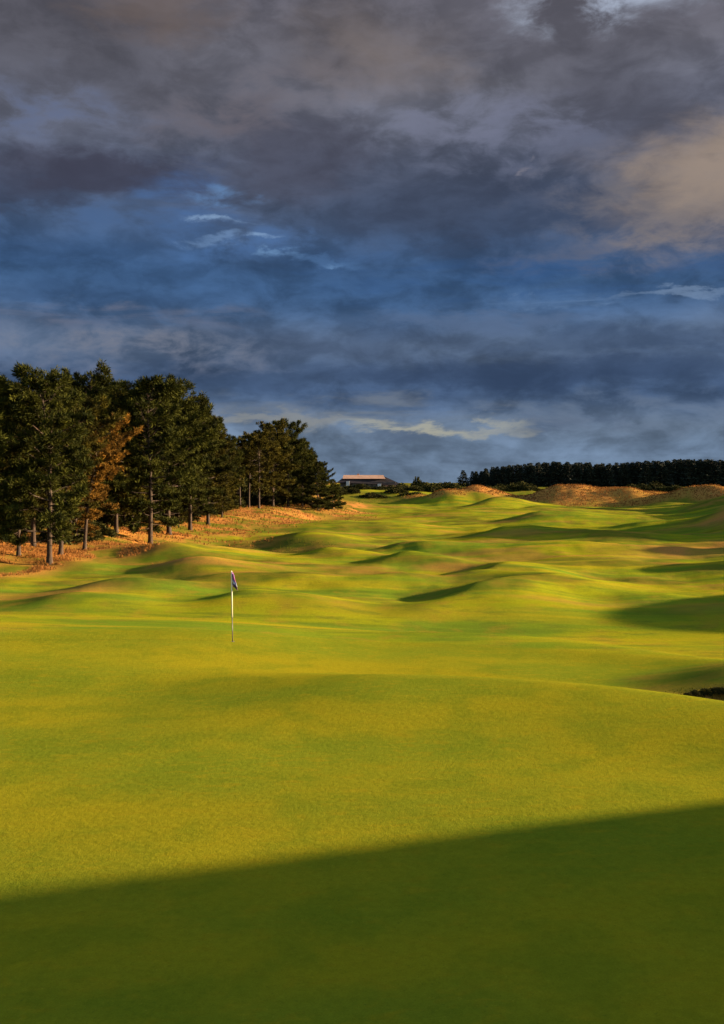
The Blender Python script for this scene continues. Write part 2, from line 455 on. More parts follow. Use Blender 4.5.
def tufts(P, D, size, rng, nb=9, wide=.12):
    """sprays of needle blades at P pointing roughly along D"""
    n = len(P)
    Pp = np.repeat(P, nb, 0); Dd = np.repeat(D, nb, 0); S = np.repeat(size, nb) * rng.uniform(.6, 1.2, n * nb)
    r = rng.normal(0, 1, (n * nb, 3)); r /= np.linalg.norm(r, axis=1)[:, None]
    d = Dd * .75 + r * .85; d /= np.linalg.norm(d, axis=1)[:, None]
    q = rng.normal(0, 1, (n * nb, 3)); s = np.cross(d, q); s /= np.linalg.norm(s, axis=1)[:, None] + 1e-9
    base = Pp + r * (S * .12)[:, None]
    tip = base + d * S[:, None]
    m = base + d * (S * .45)[:, None]
    w = (S * wide)[:, None]
    V = np.stack([base, m + s * w, tip, m - s * w], 1).reshape(-1, 3)
    k = np.arange(n * nb)[:, None] * 4
    return V, k + np.array([[0, 1, 2, 3]])

def pine_meshes(seed, H=12.0, base=.28, width=3.0, lean=0.0, ntop=58, shape='round', forks=1, dens=1.0):
    rng = np.random.default_rng(seed)
    tr, br, cr = Acc(), Acc(), Acc()
    t = np.linspace(0, 1, 16)
    ph = rng.uniform(0, 6.28, 2)
    cx = lean * H * t ** 1.3 + .018 * H * np.sin(t * 5 + ph[0]) * t; cy = .018 * H * np.sin(t * 4 + ph[1]) * t
    cx -= cx[0]; cy -= cy[0]
    path = np.stack([cx, cy, t * H * .97 - .25], 1)
    r0 = .0135 * H
    rad = r0 * (1 - t) ** .8 + .018; rad[0] *= 1.45; rad[1] *= 1.05
    V, Q = tube(path, rad, 9); tr.add(V, Q)
    def along(tt):
        return np.array([np.interp(tt, t, path[:, k]) for k in range(3)])
    n = int(ntop * dens)
    ga = rng.uniform(0, 6.28)
    side_bias = rng.uniform(0, 6.28)
    for i in range(n):
        f = base + (0.985 - base) * (max(0, i + rng.uniform(-.4, .4)) / n) ** .95
        f = min(max(f, base), .99)
        u = (f - base) / (1 - base)
        if shape == 'round': prof = (.62 + .6 * u) * (1 - u ** 2.6) ** .75 + .10
        elif shape == 'cone': prof = (1 - u) ** .85 * 1.0 + .07
        else: prof = (.42 + .9 * u) * (1 - u ** 3.5) ** .8 + .10
        L = width * prof * rng.uniform(.55, 1.18) * (1 + .15 * math.cos(ga - side_bias))
        ga += 2.399 + rng.uniform(-.5, .5)
        el = R(-8 + 50 * u + rng.uniform(-12, 14))
        p0 = along(f)
        m = 6
        s = np.linspace(0, 1, m)
        dirh = np.array([math.cos(ga), math.sin(ga), 0])
        bx = p0[None, :] + dirh[None, :] * (s * L * math.cos(el))[:, None]
        bx[:, 2] += s * L * math.sin(el) + (s ** 2) * L * .14 + rng.normal(0, .03, m) * L * s
        bx[:, :2] += np.cumsum(rng.normal(0, .03 * L, (m, 2)), 0) * s[:, None]
        rb = max(.012, .032 * L * .5)
        V, Q = tube(bx, rb * (1 - s * .85) + .004, 4); br.add(V, Q)
        # twigs carry the needle sprays
        nt_ = int(max(6, L * 6.5))
        for k in range(nt_):
            sk = rng.uniform(.28, 1.0) ** .75
            q0 = np.array([np.interp(sk, s, bx[:, c]) for c in range(3)])
            ta = ga + rng.choice([-1, 1]) * rng.uniform(.25, 1.25)
            tl = L * rng.uniform(.14, .34) * (1.15 - .5 * sk) + .12
            td = np.array([math.cos(ta), math.sin(ta), rng.uniform(-.02, .75)]); td /= np.linalg.norm(td)
            tw = np.stack([q0, q0 + td * tl * .5, q0 + td * tl + [0, 0, tl * .15]])
            V, Q = tube(tw, np.array([.012, .009, .004]), 3); br.add(V, Q)
            nn = int(max(4, tl * 9))
            ss_ = rng.uniform(.25, 1.05, nn)
            P = q0[None, :] + td[None, :] * (ss_ * tl)[:, None] + rng.normal(0, .055, (nn, 3))
            D = np.repeat((td + np.array([0, 0, .55]))[None, :], nn, 0); D /= np.linalg.norm(D, axis=1)[:, None]
            V, Fq = tufts(P, D, rng.uniform(.20, .42, nn), rng, 10, .085)
            tv = np.clip(rng.normal(.42, .22) + rng.normal(0, .16, nn), 0, 1)
            c = np.repeat(np.repeat(tv, 10), 4)
            cr.add(V, Fq, np.stack([c] * 3, 1))
    # dead stubs under the crown
    for i in range(7):
        f = rng.uniform(base * .45, base * 1.05); p0 = along(f); a = rng.uniform(0, 6.28); L = rng.uniform(.3, 1.3)
        s = np.linspace(0, 1, 4)
        bx = p0[None, :] + np.outer(s * L, [math.cos(a), math.sin(a), rng.uniform(-.3, .2)])
        V, Q = tube(bx, .022 * (1 - s * .8), 4); tr.add(V, Q)
    return tr.mesh('trunk', 4, True), br.mesh('branches', 4), cr.mesh('crown', 4)

PINES = {}
def pine_kind(key, **kw):
    tr, br, cr = pine_meshes(**kw)
    tr.materials.append(M_BARK); br.materials.append(M_BARK); cr.materials.append(None)
    PINES[key] = (tr, br, cr, kw.get('H', 12.0))
pine_kind('a', seed=1, base=.17, width=3.6, ntop=78)
pine_kind('b', seed=2, base=.24, width=3.2, lean=.03, ntop=70)
pine_kind('c', seed=3, base=.13, width=3.9, shape='wide', ntop=72)
pine_kind('d', seed=4, base=.15, width=3.3, lean=-.02, ntop=72)
pine_kind('e', seed=5, base=.27, width=3.0, shape='wide', ntop=58)
pine_kind('lean', seed=6, base=.28, width=3.2, lean=.12, shape='wide')
pine_kind('low', seed=8, base=.03, width=4.9, shape='cone', ntop=90)
pine_kind('thin', seed=9, base=.46, width=2.2, ntop=44, shape='round')

def tree(kind, px, d, top, label, cat='pine tree', mat=M_NEEDLE, group=None, name='pine_tree', wide=1.0, rot=None, z=None, hgt=None):
    tr, br, cr, H = PINES[kind]
    x = wx(px, d); zz = hz(x, d) if z is None else z
    h = hgt if hgt else (EYE - zz) + (HZ - top) / F * d
    s = h * .965 / H
    root = bpy.data.objects.new(name, None); C.objects.link(root)
    root.location = (x, d, zz); root.scale = (s * wide, s * wide, s)
    root.rotation_euler = (0, 0, rot if rot is not None else random.uniform(0, 6.28))
    root['label'] = label; root['category'] = cat
    if group: root['group'] = group
    for nm, me in (('trunk', tr), ('branches', br), ('crown', cr)):
        o = bpy.data.objects.new(nm, me); C.objects.link(o); o.parent = root
        if nm == 'crown':
            if me.materials[0] is None: me.materials[0] = mat
            if mat is not me.materials[0]:
                o.material_slots[0].link = 'OBJECT'; o.material_slots[0].material = mat
    return root

W = M_WARM; G = M_NEEDLE
T = 'pine_tree'
G1 = 'pines along the front of the wood'
tree('a', -14, 53, 376, 'broad pine cut by the left border of the photo, nearest tree of the wood', mat=G, group=G1)
tree('b', 18, 57, 380, 'thin-trunked pine standing just left of the tallest front trunk', mat=W, group=G1, wide=.8)
tree('d', 49, 54, 361, 'tall front pine with the longest bare trunk standing forward on the golden bank', mat=G, group=G1, rot=1.0, wide=.95)
tree('lean', 60, 60, 398, 'pine with a dark trunk leaning rightwards behind the tallest front pine', mat=W, group=G1, rot=.1)
tree('e', 33, 63, 384, 'stout dark-trunked pine in the gap between the two foremost trunks', mat=G, group=G1)
tree('a', 91, 74, 366, 'pine whose pointed top rises just right of the notch in the treetops', mat=G, group=G1, rot=2.2, wide=.9)
tree('d', 116, 78, 383, 'pine with a pale sunlit trunk standing in green grass behind the golden bank', mat=W, group=G1)
tree('c', 150, 76, 379, 'dark pine with twin-looking trunks at the tall shoulder of the wood', mat=G, group=G1, rot=.5)
tree('b', 169, 84, 374, 'tallest pine at the shoulder where the treetops begin to fall away', mat=G, group=G1)
tree('a', 190, 92, 396, 'sloping-sided pine next down from the tall shoulder of the wood', mat=G, group=G1)
tree('d', 208, 100, 416, 'pine with a short orange lit trunk at the right foot of the large pine mass', mat=W, group=G1, wide=1.1)
tree('c', 132, 88, 384, 'shaded pine set back between the pale trunk and the tall shoulder', mat=G, group=G1)
tree('b', 70, 70, 384, 'shaded pine set back under the notch in the treetops', mat=G, group=G1, wide=.8)
tree('lean', 84, 63, 414, 'rusty orange pine with dying needles between the green pines', mat=M_RUST, group=None, rot=.3, wide=1.0)
G2 = 'pines of the farther clump'
tree('thin', 240, 138, 434, 'slim bare-trunked pine, first of the farther clump after the gap', mat=W, group=G2)
tree('thin', 249, 141, 430, 'slim bare-trunked pine, second of the farther clump after the gap', mat=W, group=G2)
tree('e', 259, 136, 429, 'bare-trunked pine standing foremost in the farther clump', mat=W, group=G2)
tree('a', 273, 146, 420, 'tall round-topped pine, highest of the farther clump', mat=W, group=G2, wide=.95)
tree('c', 288, 150, 421, 'broad pine beside the highest one of the farther clump', mat=G, group=G2, wide=.85)
tree('d', 302, 156, 437, 'pine on the falling right side of the farther clump', mat=G, group=G2)
tree('low', 318, 150, 458, 'bushy pine with boughs down to the grass at the right end of the wood', mat=G, group=G2, wide=1.0)
tree('low', 333, 158, 477, 'lowest bushy pine, last tree before the clubhouse', mat=G, group=G2, wide=1.0)
tree('c', 226, 130, 436, 'short pine filling the gap between the large pine mass and the farther clump', mat=G, group=G2, wide=.8)
# back rows
tree('d', 76, 66, 474, 'short rusty brown young pine low between the foremost trunks', mat=M_RUST, wide=1.35)
tree('a', 124, 84, 462, 'short dense young pine between the pale trunk and the twin-looking trunks', mat=W, wide=1.4)
tree('c', 178, 94, 470, 'short young pine under the sloping right shoulder of the wood', mat=W, wide=1.3)
tree('b', 14, 68, 474, 'short scrubby pine in the shade by the left border of the photo', mat=W, wide=1.5)
tree('a', 222, 112, 466, 'short bushy pine at the right foot of the large pine mass, before the gap', mat=W, wide=1.2)
k = 0
for px, d, top in [(-60, 62, 378), (-40, 75, 372), (-10, 70, 384), (8, 82, 379), (28, 90, 386), (52, 84, 374), (75, 96, 392), (96, 92, 384), (110, 104, 392),
                   (128, 100, 388), (145, 112, 392), (162, 105, 384), (180, 118, 398), (198, 124, 412), (212, 135, 424), (60, 110, 392), (20, 105, 388),
                   (90, 120, 394), (130, 128, 398), (165, 135, 400), (185, 145, 410), (205, 155, 425), (-30, 100, 384), (235, 165, 445), (250, 170, 440),
                   (265, 168, 432), (282, 175, 432), (296, 178, 440), (230, 150, 446), (-70, 90, 384), (-95, 80, 384), (-90, 60, 384),
                   (15, 125, 405), (45, 130, 400), (70, 140, 405), (105, 145, 402), (150, 150, 405), (120, 160, 410), (172, 160, 412), (195, 170, 425), (218, 180, 440), (80, 165, 410),
                   (240, 190, 450), (256, 195, 446), (274, 190, 440), (290, 195, 440), (308, 185, 448), (320, 190, 462), (0, 135, 405), (228, 205, 452)]:
    tree('abcde'[k % 5], px, d, top, 'shaded pine in the back rows of the wood', mat=G if k % 3 else W, group='pines in the back rows of the wood')
    k += 1

# ------------------------------------------------------------------ bushes
def bush_meshes(seed, n=420):
    rng = np.random.default_rng(seed)
    st, cr = Acc(), Acc()
    for i in range(14):
        a = rng.uniform(0, 6.28); e = rng.uniform(.25, 1.4); L = rng.uniform(.55, .95)
        s = np.linspace(0, 1, 4)
        d = np.array([math.cos(a) * math.cos(e), math.sin(a) * math.cos(e), math.sin(e)])
        V, Q = tube(np.outer(s * L, d) + [0, 0, -.04], .03 * (1 - .8 * s) + .004, 4); st.add(V, Q)
    d = rng.normal(0, 1, (n, 3)); d[:, 2] = np.abs(d[:, 2]); d /= np.linalg.norm(d, axis=1)[:, None]
    lump = 1 + .18 * np.sin(d[:, 0] * 5 + seed) + .14 * np.sin(d[:, 1] * 7 + 2 * seed)
    rr = rng.uniform(.55, 1.0, n) ** .5 * lump
    P = d * rr[:, None]; P[:, 2] *= .85
    V, Fq = tufts(P, d, rng.uniform(.12, .24, n), rng, 7, .22)
    c = np.repeat(np.repeat(rng.uniform(0, 1, n), 7), 4); cr.add(V, Fq, np.stack([c] * 3, 1))
    a, b = st.mesh('stems', 4), cr.mesh('foliage', 4)
    a.materials.append(M_BARK); b.materials.append(M_BUSH)
    return a, b
BUSH = [bush_meshes(s) for s in (31, 32, 33)]
def bush(px, d, w, h, label, group=None, i=0, name='gorse_bush', cat='bush'):
    x = wx(px, d)
    root = bpy.data.objects.new(name, None); C.objects.link(root)
    root.location = (x, d, hz(x, d)); root.scale = (w / 2, w / 2.4, h); root.rotation_euler = (0, 0, random.uniform(0, 6.28) if w < 3 * h else 0)
    root['label'] = label; root['category'] = cat
    if group: root['group'] = group
    for nm, me in zip(('stems', 'foliage'), BUSH[i % 3]):
        o = bpy.data.objects.new(nm, me); C.objects.link(o); o.parent = root

GB = 'gorse bushes between the clubhouse and the dunes'
lb = 'dark green gorse bush in the scrub between the clubhouse and the dunes'
i = 0
for px, d, w, h in [(345, 330, 7, 2.0), (356, 340, 8, 1.7), (368, 345, 8, 1.4), (379, 335, 7, 1.8), (390, 330, 8, 2.2), (402, 325, 8, 2.6), (412, 320, 8, 2.3),
                    (424, 330, 9, 2.8), (434, 325, 8, 2.7), (443, 332, 8, 3.0), (452, 330, 8, 2.6), (500, 335, 8, 2.6), (510, 338, 9, 3.0),
                    (520, 340, 9, 2.8), (530, 336, 8, 2.6), (492, 330, 6, 2.2), (640, 335, 10, 2.4), (655, 338, 9, 2.6), (672, 330, 9, 2.4), (630, 330, 8, 2.2),
                    (396, 290, 7, 1.6), (350, 285, 6, 1.5), (338, 282, 6, 1.8), (372, 280, 8, 1.3), (412, 282, 7, 1.5), (360, 300, 7, 1.6), (385, 310, 8, 1.6)]:
    bush(px, d, w, h, lb if px < 480 else 'dark green gorse bush between the dunes and the far conifers', GB if px < 480 else 'gorse bushes before the far conifers', i); i += 1
bush(418, 345, 5.5, 4.4, 'round dark bush standing up alone against the sky between clubhouse and conifers', None, 1, 'round_bush')
i = 0
for px, d, w, h in [(64, 66, 3.2, 1.1), (78, 68, 3.4, 1.3), (94, 72, 3.0, 1.0), (20, 70, 3.0, 1.4), (4, 68, 3, 1.2), (128, 92, 4.0, 1.3), (140, 96, 4.0, 1.4),
                    (178, 100, 4.2, 1.4), (190, 108, 4.0, 1.5), (40, 76, 3.4, 1.5), (230, 140, 4.5, 1.8), (240, 150, 5, 2.0), (262, 152, 5, 2.0),
                    (280, 156, 5, 2.2), (295, 160, 5, 2.2), (104, 84, 3.5, 1.3), (160, 100, 4, 1.5), (206, 116, 4, 1.6), (218, 130, 4, 1.8),
                   (-6, 74, 5, 2.2), (14, 78, 5, 2.4), (34, 82, 5, 2.3), (56, 80, 5, 2.6), (74, 84, 5, 2.4), (92, 88, 5, 2.6), (112, 94, 5, 2.6), (132, 104, 6, 3), (152, 110, 6, 3),  # taller shrubs from here on, added to darken the space behind the trunks
                   (172, 116, 6, 3), (192, 124, 6, 3), (210, 135, 6, 3.2), (228, 152, 7, 3.6), (244, 160, 7, 3.6), (260, 164, 7, 3.6), (276, 168, 7, 3.6), (24, 94, 6, 3), (50, 98, 6, 3), (84, 106, 6, 3), (120, 120, 7, 3.2), (160, 130, 7, 3.4)]:
    bush(px, d, w, h, 'dark shrub filling the gaps among the pine trunks', 'shrubs under the pines', i, 'shrub', 'shrub'); i += 1
# a few heather clumps at the bunker's lip
for k, (x, y, w, h) in enumerate([(7.22, 22.02, .24, .09), (7.42, 22.2, .28, .12), (7.68, 22.3, .32, .13), (7.98, 22.33, .36, .14), (8.3, 22.28, .36, .13)]):
    px = 362 + x / y * F
    bush(px, y, w, h, 'small dark heather clump on the lip of the bunker', 'heather clumps on the bunker lip', k, 'heather_clump', 'heather')

# ------------------------------------------------------------------ far conifers
def conifer_meshes(seed, H=12.0):
    rng = np.random.default_rng(seed)
    tr, cr = Acc(), Acc()
    t = np.linspace(0, 1, 6)
    V, Q = tube(np.stack([t * 0, t * 0, t * H * .98 - .3], 1), .2 * (1 - t) + .02, 6); tr.add(V, Q)
    n = 520
    u = rng.uniform(0, 1, n) ** 1.25; a = rng.uniform(0, 6.28, n)
    rad = (2.3 * (1 - u) ** .8 + .12) * rng.uniform(.25, 1.1, n) * (1 + .2 * np.sin(u * 40 + seed))
    P = np.stack([np.cos(a) * rad, np.sin(a) * rad, .4 + u * (H - .7)], 1)
    D = np.stack([np.cos(a), np.sin(a), np.full(n, .15)], 1)
    V, Fq = tufts(P, D, rng.uniform(.5, 1.0, n) * (1.1 - .5 * u), rng, 5, .22)
    c = np.repeat(np.repeat(rng.uniform(0, 1, n), 5), 4); cr.add(V, Fq, np.stack([c] * 3, 1))
    a, b = tr.mesh('trunk', 4), cr.mesh('crown', 4)
    a.materials.append(M_BARK); b.materials.append(M_FIR)
    return a, b
CON = [conifer_meshes(s) for s in (51, 52, 53, 54)]
rc = random.Random(5)
def conifer(px, d, top, label, group):
    x = wx(px, d); z = hz(x, d); h = EYE - z + (HZ - top) / F * d
    root = bpy.data.objects.new('conifer_tree', None); C.objects.link(root)
    s = h / 12.0; w = s * rc.uniform(1.6, 2.2)
    root.location = (x, d, z); root.scale = (w, w, s); root.rotation_euler = (0, 0, rc.uniform(0, 6.28))
    root['label'] = label; root['category'] = 'conifer'
    if group: root['group'] = group
    for nm, me in zip(('trunk', 'crown'), CON[rc.randrange(4)]):
        o = bpy.data.objects.new(nm, me); C.objects.link(o); o.parent = root
def ctop(px): return float(np.interp(px, [456, 480, 510, 560, 600, 640, 680, 724, 900], [474, 470, 465, 462, 464, 462, 460, 460, 460]))
conifer(463, 440, 470, 'lone pointed conifer at the left tip of the far dark wood', None)
for row, (d, st) in enumerate([(445, 6.2), (455, 6.4), (466, 6.6)]):
    px = 471 + row * 5
    while px < 790:
        conifer(px + rc.uniform(-2, 2), d + rc.uniform(-3, 3), ctop(px) + rc.uniform(-1.3, 2.0), 'dark conifer in the solid far wood behind the dunes', 'conifers of the far wood')
        px += st * rc.uniform(.8, 1.2)

# ------------------------------------------------------------------ clubhouse
def prism(name, V, faces, mat, parent):
    me = bpy.data.meshes.new(name); me.from_pydata([tuple(v) for v in V], [], faces); me.update()
    return link(name, me, mat, parent)
def box(name, x0, x1, y0, y1, z0, z1, mat, parent, bev=.02):
    import bmesh
    bm = bmesh.new()
    vs = [bm.verts.new((x, y, z)) for z in (z0, z1) for y in (y0, y1) for x in (x0, x1)]
    for f in ((0, 2, 3, 1), (4, 5, 7, 6), (0, 1, 5, 4), (2, 6, 7, 3), (0, 4, 6, 2), (1, 3, 7, 5)): bm.faces.new([vs[i] for i in f])
    if bev: bmesh.ops.bevel(bm, geom=bm.edges[:], offset=bev, segments=1, affect='EDGES')
    me = bpy.data.meshes.new(name); bm.to_mesh(me); bm.free()
    return link(name, me, mat, parent)
M_WALLD = plain('dark_timber_wall', (.030, .024, .022), .8, .3, .6)
M_SLATE = plain('dark_slate_roof', (.014, .011, .012), .9, .3, .8, .05)
M_TERRA = plain('pink_sheet_roof', (.27, .145, .085), .6, .15, .4)
M_WHITE = plain('white_render', (.20, .20, .21), .7, .1, 1)
M_BRICK = plain('orange_brick', (.24, .10, .055), .85, .25, 2)
M_GLASS = plain('dark_glass', (.02, .025, .03), .12, .1, 1, .5)
def clubhouse():
    d = 400.0
    x0, x1 = wx(337, d), wx(404, d); xc = (x0 + x1) / 2
    z = hz(xc, d) - .2
    root = bpy.data.objects.new('clubhouse', None); C.objects.link(root); root.location = (xc, d, z)
    root['label'] = 'long low clubhouse with dark slate roof, pink upper strip and white gable panel'; root['category'] = 'building'
    X0, X1 = x0 - xc, x1 - xc           # about -12.6 .. 12.6
    box('wall', X0 + 1.2, X1 - 3.5, 0, 10, 0, 2.55, M_WALLD, root)
    # hipped roof
    V = [(X0, -1, 2.5), (X1, -1, 1.3), (X1, 11, 1.3), (X0, 11, 2.5), (X0 + 3, 5, 4.9), (X1 - 7.8, 5, 4.9)]
    V += [(v[0], v[1], v[2] - .25) for v in V[:4]]
    prism('roof', V, [(0, 1, 5, 4), (1, 2, 5), (2, 3, 4, 5), (3, 0, 4), (6, 7, 1, 0), (7, 8, 2, 1), (8, 9, 3, 2), (9, 6, 0, 3), (9, 8, 7, 6)], M_SLATE, root)
    # raised upper roof, tilted to the light
    V = [(X0 + 2.2, 1.2, 3.95), (X1 - 7.4, 1.2, 3.95), (X1 - 7.4, 7.8, 3.95), (X0 + 2.2, 7.8, 3.95),
         (X0 + 2.5, 4.6, 5.45), (X1 - 8.2, 4.6, 5.45), (X1 - 8.2, 6.0, 5.45), (X0 + 2.5, 6.0, 5.45)]
    prism('upper_roof', V, [(0, 1, 5, 4), (1, 2, 6, 5), (2, 3, 7, 6), (3, 0, 4, 7), (4, 5, 6, 7), (3, 2, 1, 0)], M_TERRA, root)
    box('gable_panel', X0 + 3.7, X0 + 5.0, -1.5, -.02, 0, 2.9, M_WHITE, root)
    for i in range(6):
        f = box('window', X0 + 6.3 + i * 2.0, X0 + 7.7 + i * 2.0, -.06, -.003, .9, 2.1, M_WALLD, root, .01)
        box('pane', X0 + 6.4 + i * 2.0, X0 + 7.6 + i * 2.0, -.10, -.062, 1.0, 2.0, M_GLASS, f, 0)
    box('porch', X1 - 10.6, X1 - 9.2, -2.2, -.02, 0, 1.9, M_WHITE, root)
    box('brick_wing', X1 - 8.4, X1 - 2.6, -1.6, -.02, 0, 1.2, M_BRICK, root)
    box('chimney', X0 + 8, X0 + 8.9, 7.2, 8.1, 4.2, 6.0, M_BRICK, root)
clubhouse()

# ------------------------------------------------------------------ flagstick and cup
def lathe(name, prof, mat, parent, sides=14):
    p = np.array(prof); a = np.arange(sides) * 2 * np.pi / sides
    V = np.stack([np.outer(p[:, 0], np.cos(a)), np.outer(p[:, 0], np.sin(a)), np.repeat(p[:, 1:2], sides, 1)], -1).reshape(-1, 3)
    n = len(p); i = np.arange(n - 1)[:, None]; j = np.arange(sides)[None, :]; j2 = (j + 1) % sides
    Q = np.stack([i * sides + j, i * sides + j2, (i + 1) * sides + j2, (i + 1) * sides + j], -1).reshape(-1, 4)
    return link(name, mesh_np(name, V, Q, 4, None, True), mat, parent)

def flagstick():
    y = 28.55; x = wx(232, y); z = hz(x, y)
    root = bpy.data.objects.new('flagstick', None); C.objects.link(root); root.location = (x, y, z)
    root.rotation_euler = (0, R(-.6), 0)
    root['label'] = 'white flagstick with dark lower half standing in the hole at the back of the green'; root['category'] = 'flagstick'
    Hh = EYE - z - (571 - HZ) / F * y
    mw = plain('white_fibreglass', (.36, .33, .24), .4, .06, 5); md = plain('pole_paint_hole_shade', (.055, .05, .035), .5, .2, 5)
    lathe('lower_pole', [(.0, -.1), (.014, -.1), (.014, .70), (.0, .70)], md, root)
    lathe('upper_pole', [(.0, .702), (.020, .702), (.019, Hh - .45), (.016, Hh - .03), (.013, Hh), (0, Hh + .006)], mw, root)
    # limp flag: folds hanging from the top of the pole
    m, nt, b = material('striped_flag_cloth')
    tc = nt.node('ShaderNodeTexCoord').outputs['UV']
    sp = nt.node('ShaderNodeSeparateXYZ'); nt.l.new(tc, sp.inputs[0])
    ramp = nt.node('ShaderNodeValToRGB'); ramp.color_ramp.interpolation = 'CONSTANT'
    e = ramp.color_ramp.elements; e[0].position = 0; e[0].color = (.045, .02, .04, 1); e[1].position = .22; e[1].color = (.30, .28, .34, 1)
    for pos, c in ((.38, (.16, .13, .26, 1)), (.52, (.18, .045, .11, 1)), (.80, (.12, .045, .13, 1))):
        q = e.new(pos); q.color = c
    nt.l.new(sp.outputs[1], ramp.inputs[0]); nt.l.new(ramp.outputs[0], b.inputs['Base Color'])
    nu, nv = 28, 16
    V = []; UV = []
    for j in range(nv + 1):
        v = j / nv
        for i in range(nu + 1):
            u = i / nu
            fold = math.sin(u * 13 + v * 1.5) * .028 * (.4 + u)
            px_ = .012 + (.06 + .10 * (1 - v) ** .8) * u + .012 * math.sin(v * 6)
            V.append((px_ + .012 * math.sin(u * 17), fold, Hh - .015 - (1 - v) * .40 - u * .16 * (1 - .3 * v)))
            UV.append((u, v))
    Fq = [(j * (nu + 1) + i, j * (nu + 1) + i + 1, (j + 1) * (nu + 1) + i + 1, (j + 1) * (nu + 1) + i) for j in range(nv) for i in range(nu)]
    me = bpy.data.meshes.new('flag'); me.from_pydata(V, [], Fq); me.update()
    uv = me.uv_layers.new(name='UVMap')
    for l in me.loops: uv.data[l.index].uv = UV[l.vertex_index]
    for p in me.polygons: p.use_smooth = True
    o = link('flag', me, m, root)
    sol = o.modifiers.new('thick', 'SOLIDIFY'); sol.thickness = .003
    cup = lathe('hole_disc', [(.0, .002), (.050, .003), (.053, .005), (.055, .002), (.055, -.10)], md, None); cup.location = (x, y, z)  # flat dark disc on the turf, its colour stands in for the hole's shade
    cup['label'] = 'small dark disc for the shaded hole at the foot of the flagstick'; cup['category'] = 'golf hole'
flagstick()

# ------------------------------------------------------------------ sky
EXPO = 2.95
K = 1.0 / 2 ** EXPO
def lin(r, g, b, k=1.0):
    f = lambda c: (c / 255 / 12.92) if c / 255 <= .04045 else ((c / 255 + .055) / 1.055) ** 2.4
    return (f(r) * K * k, f(g) * K * k, f(b) * K * k)

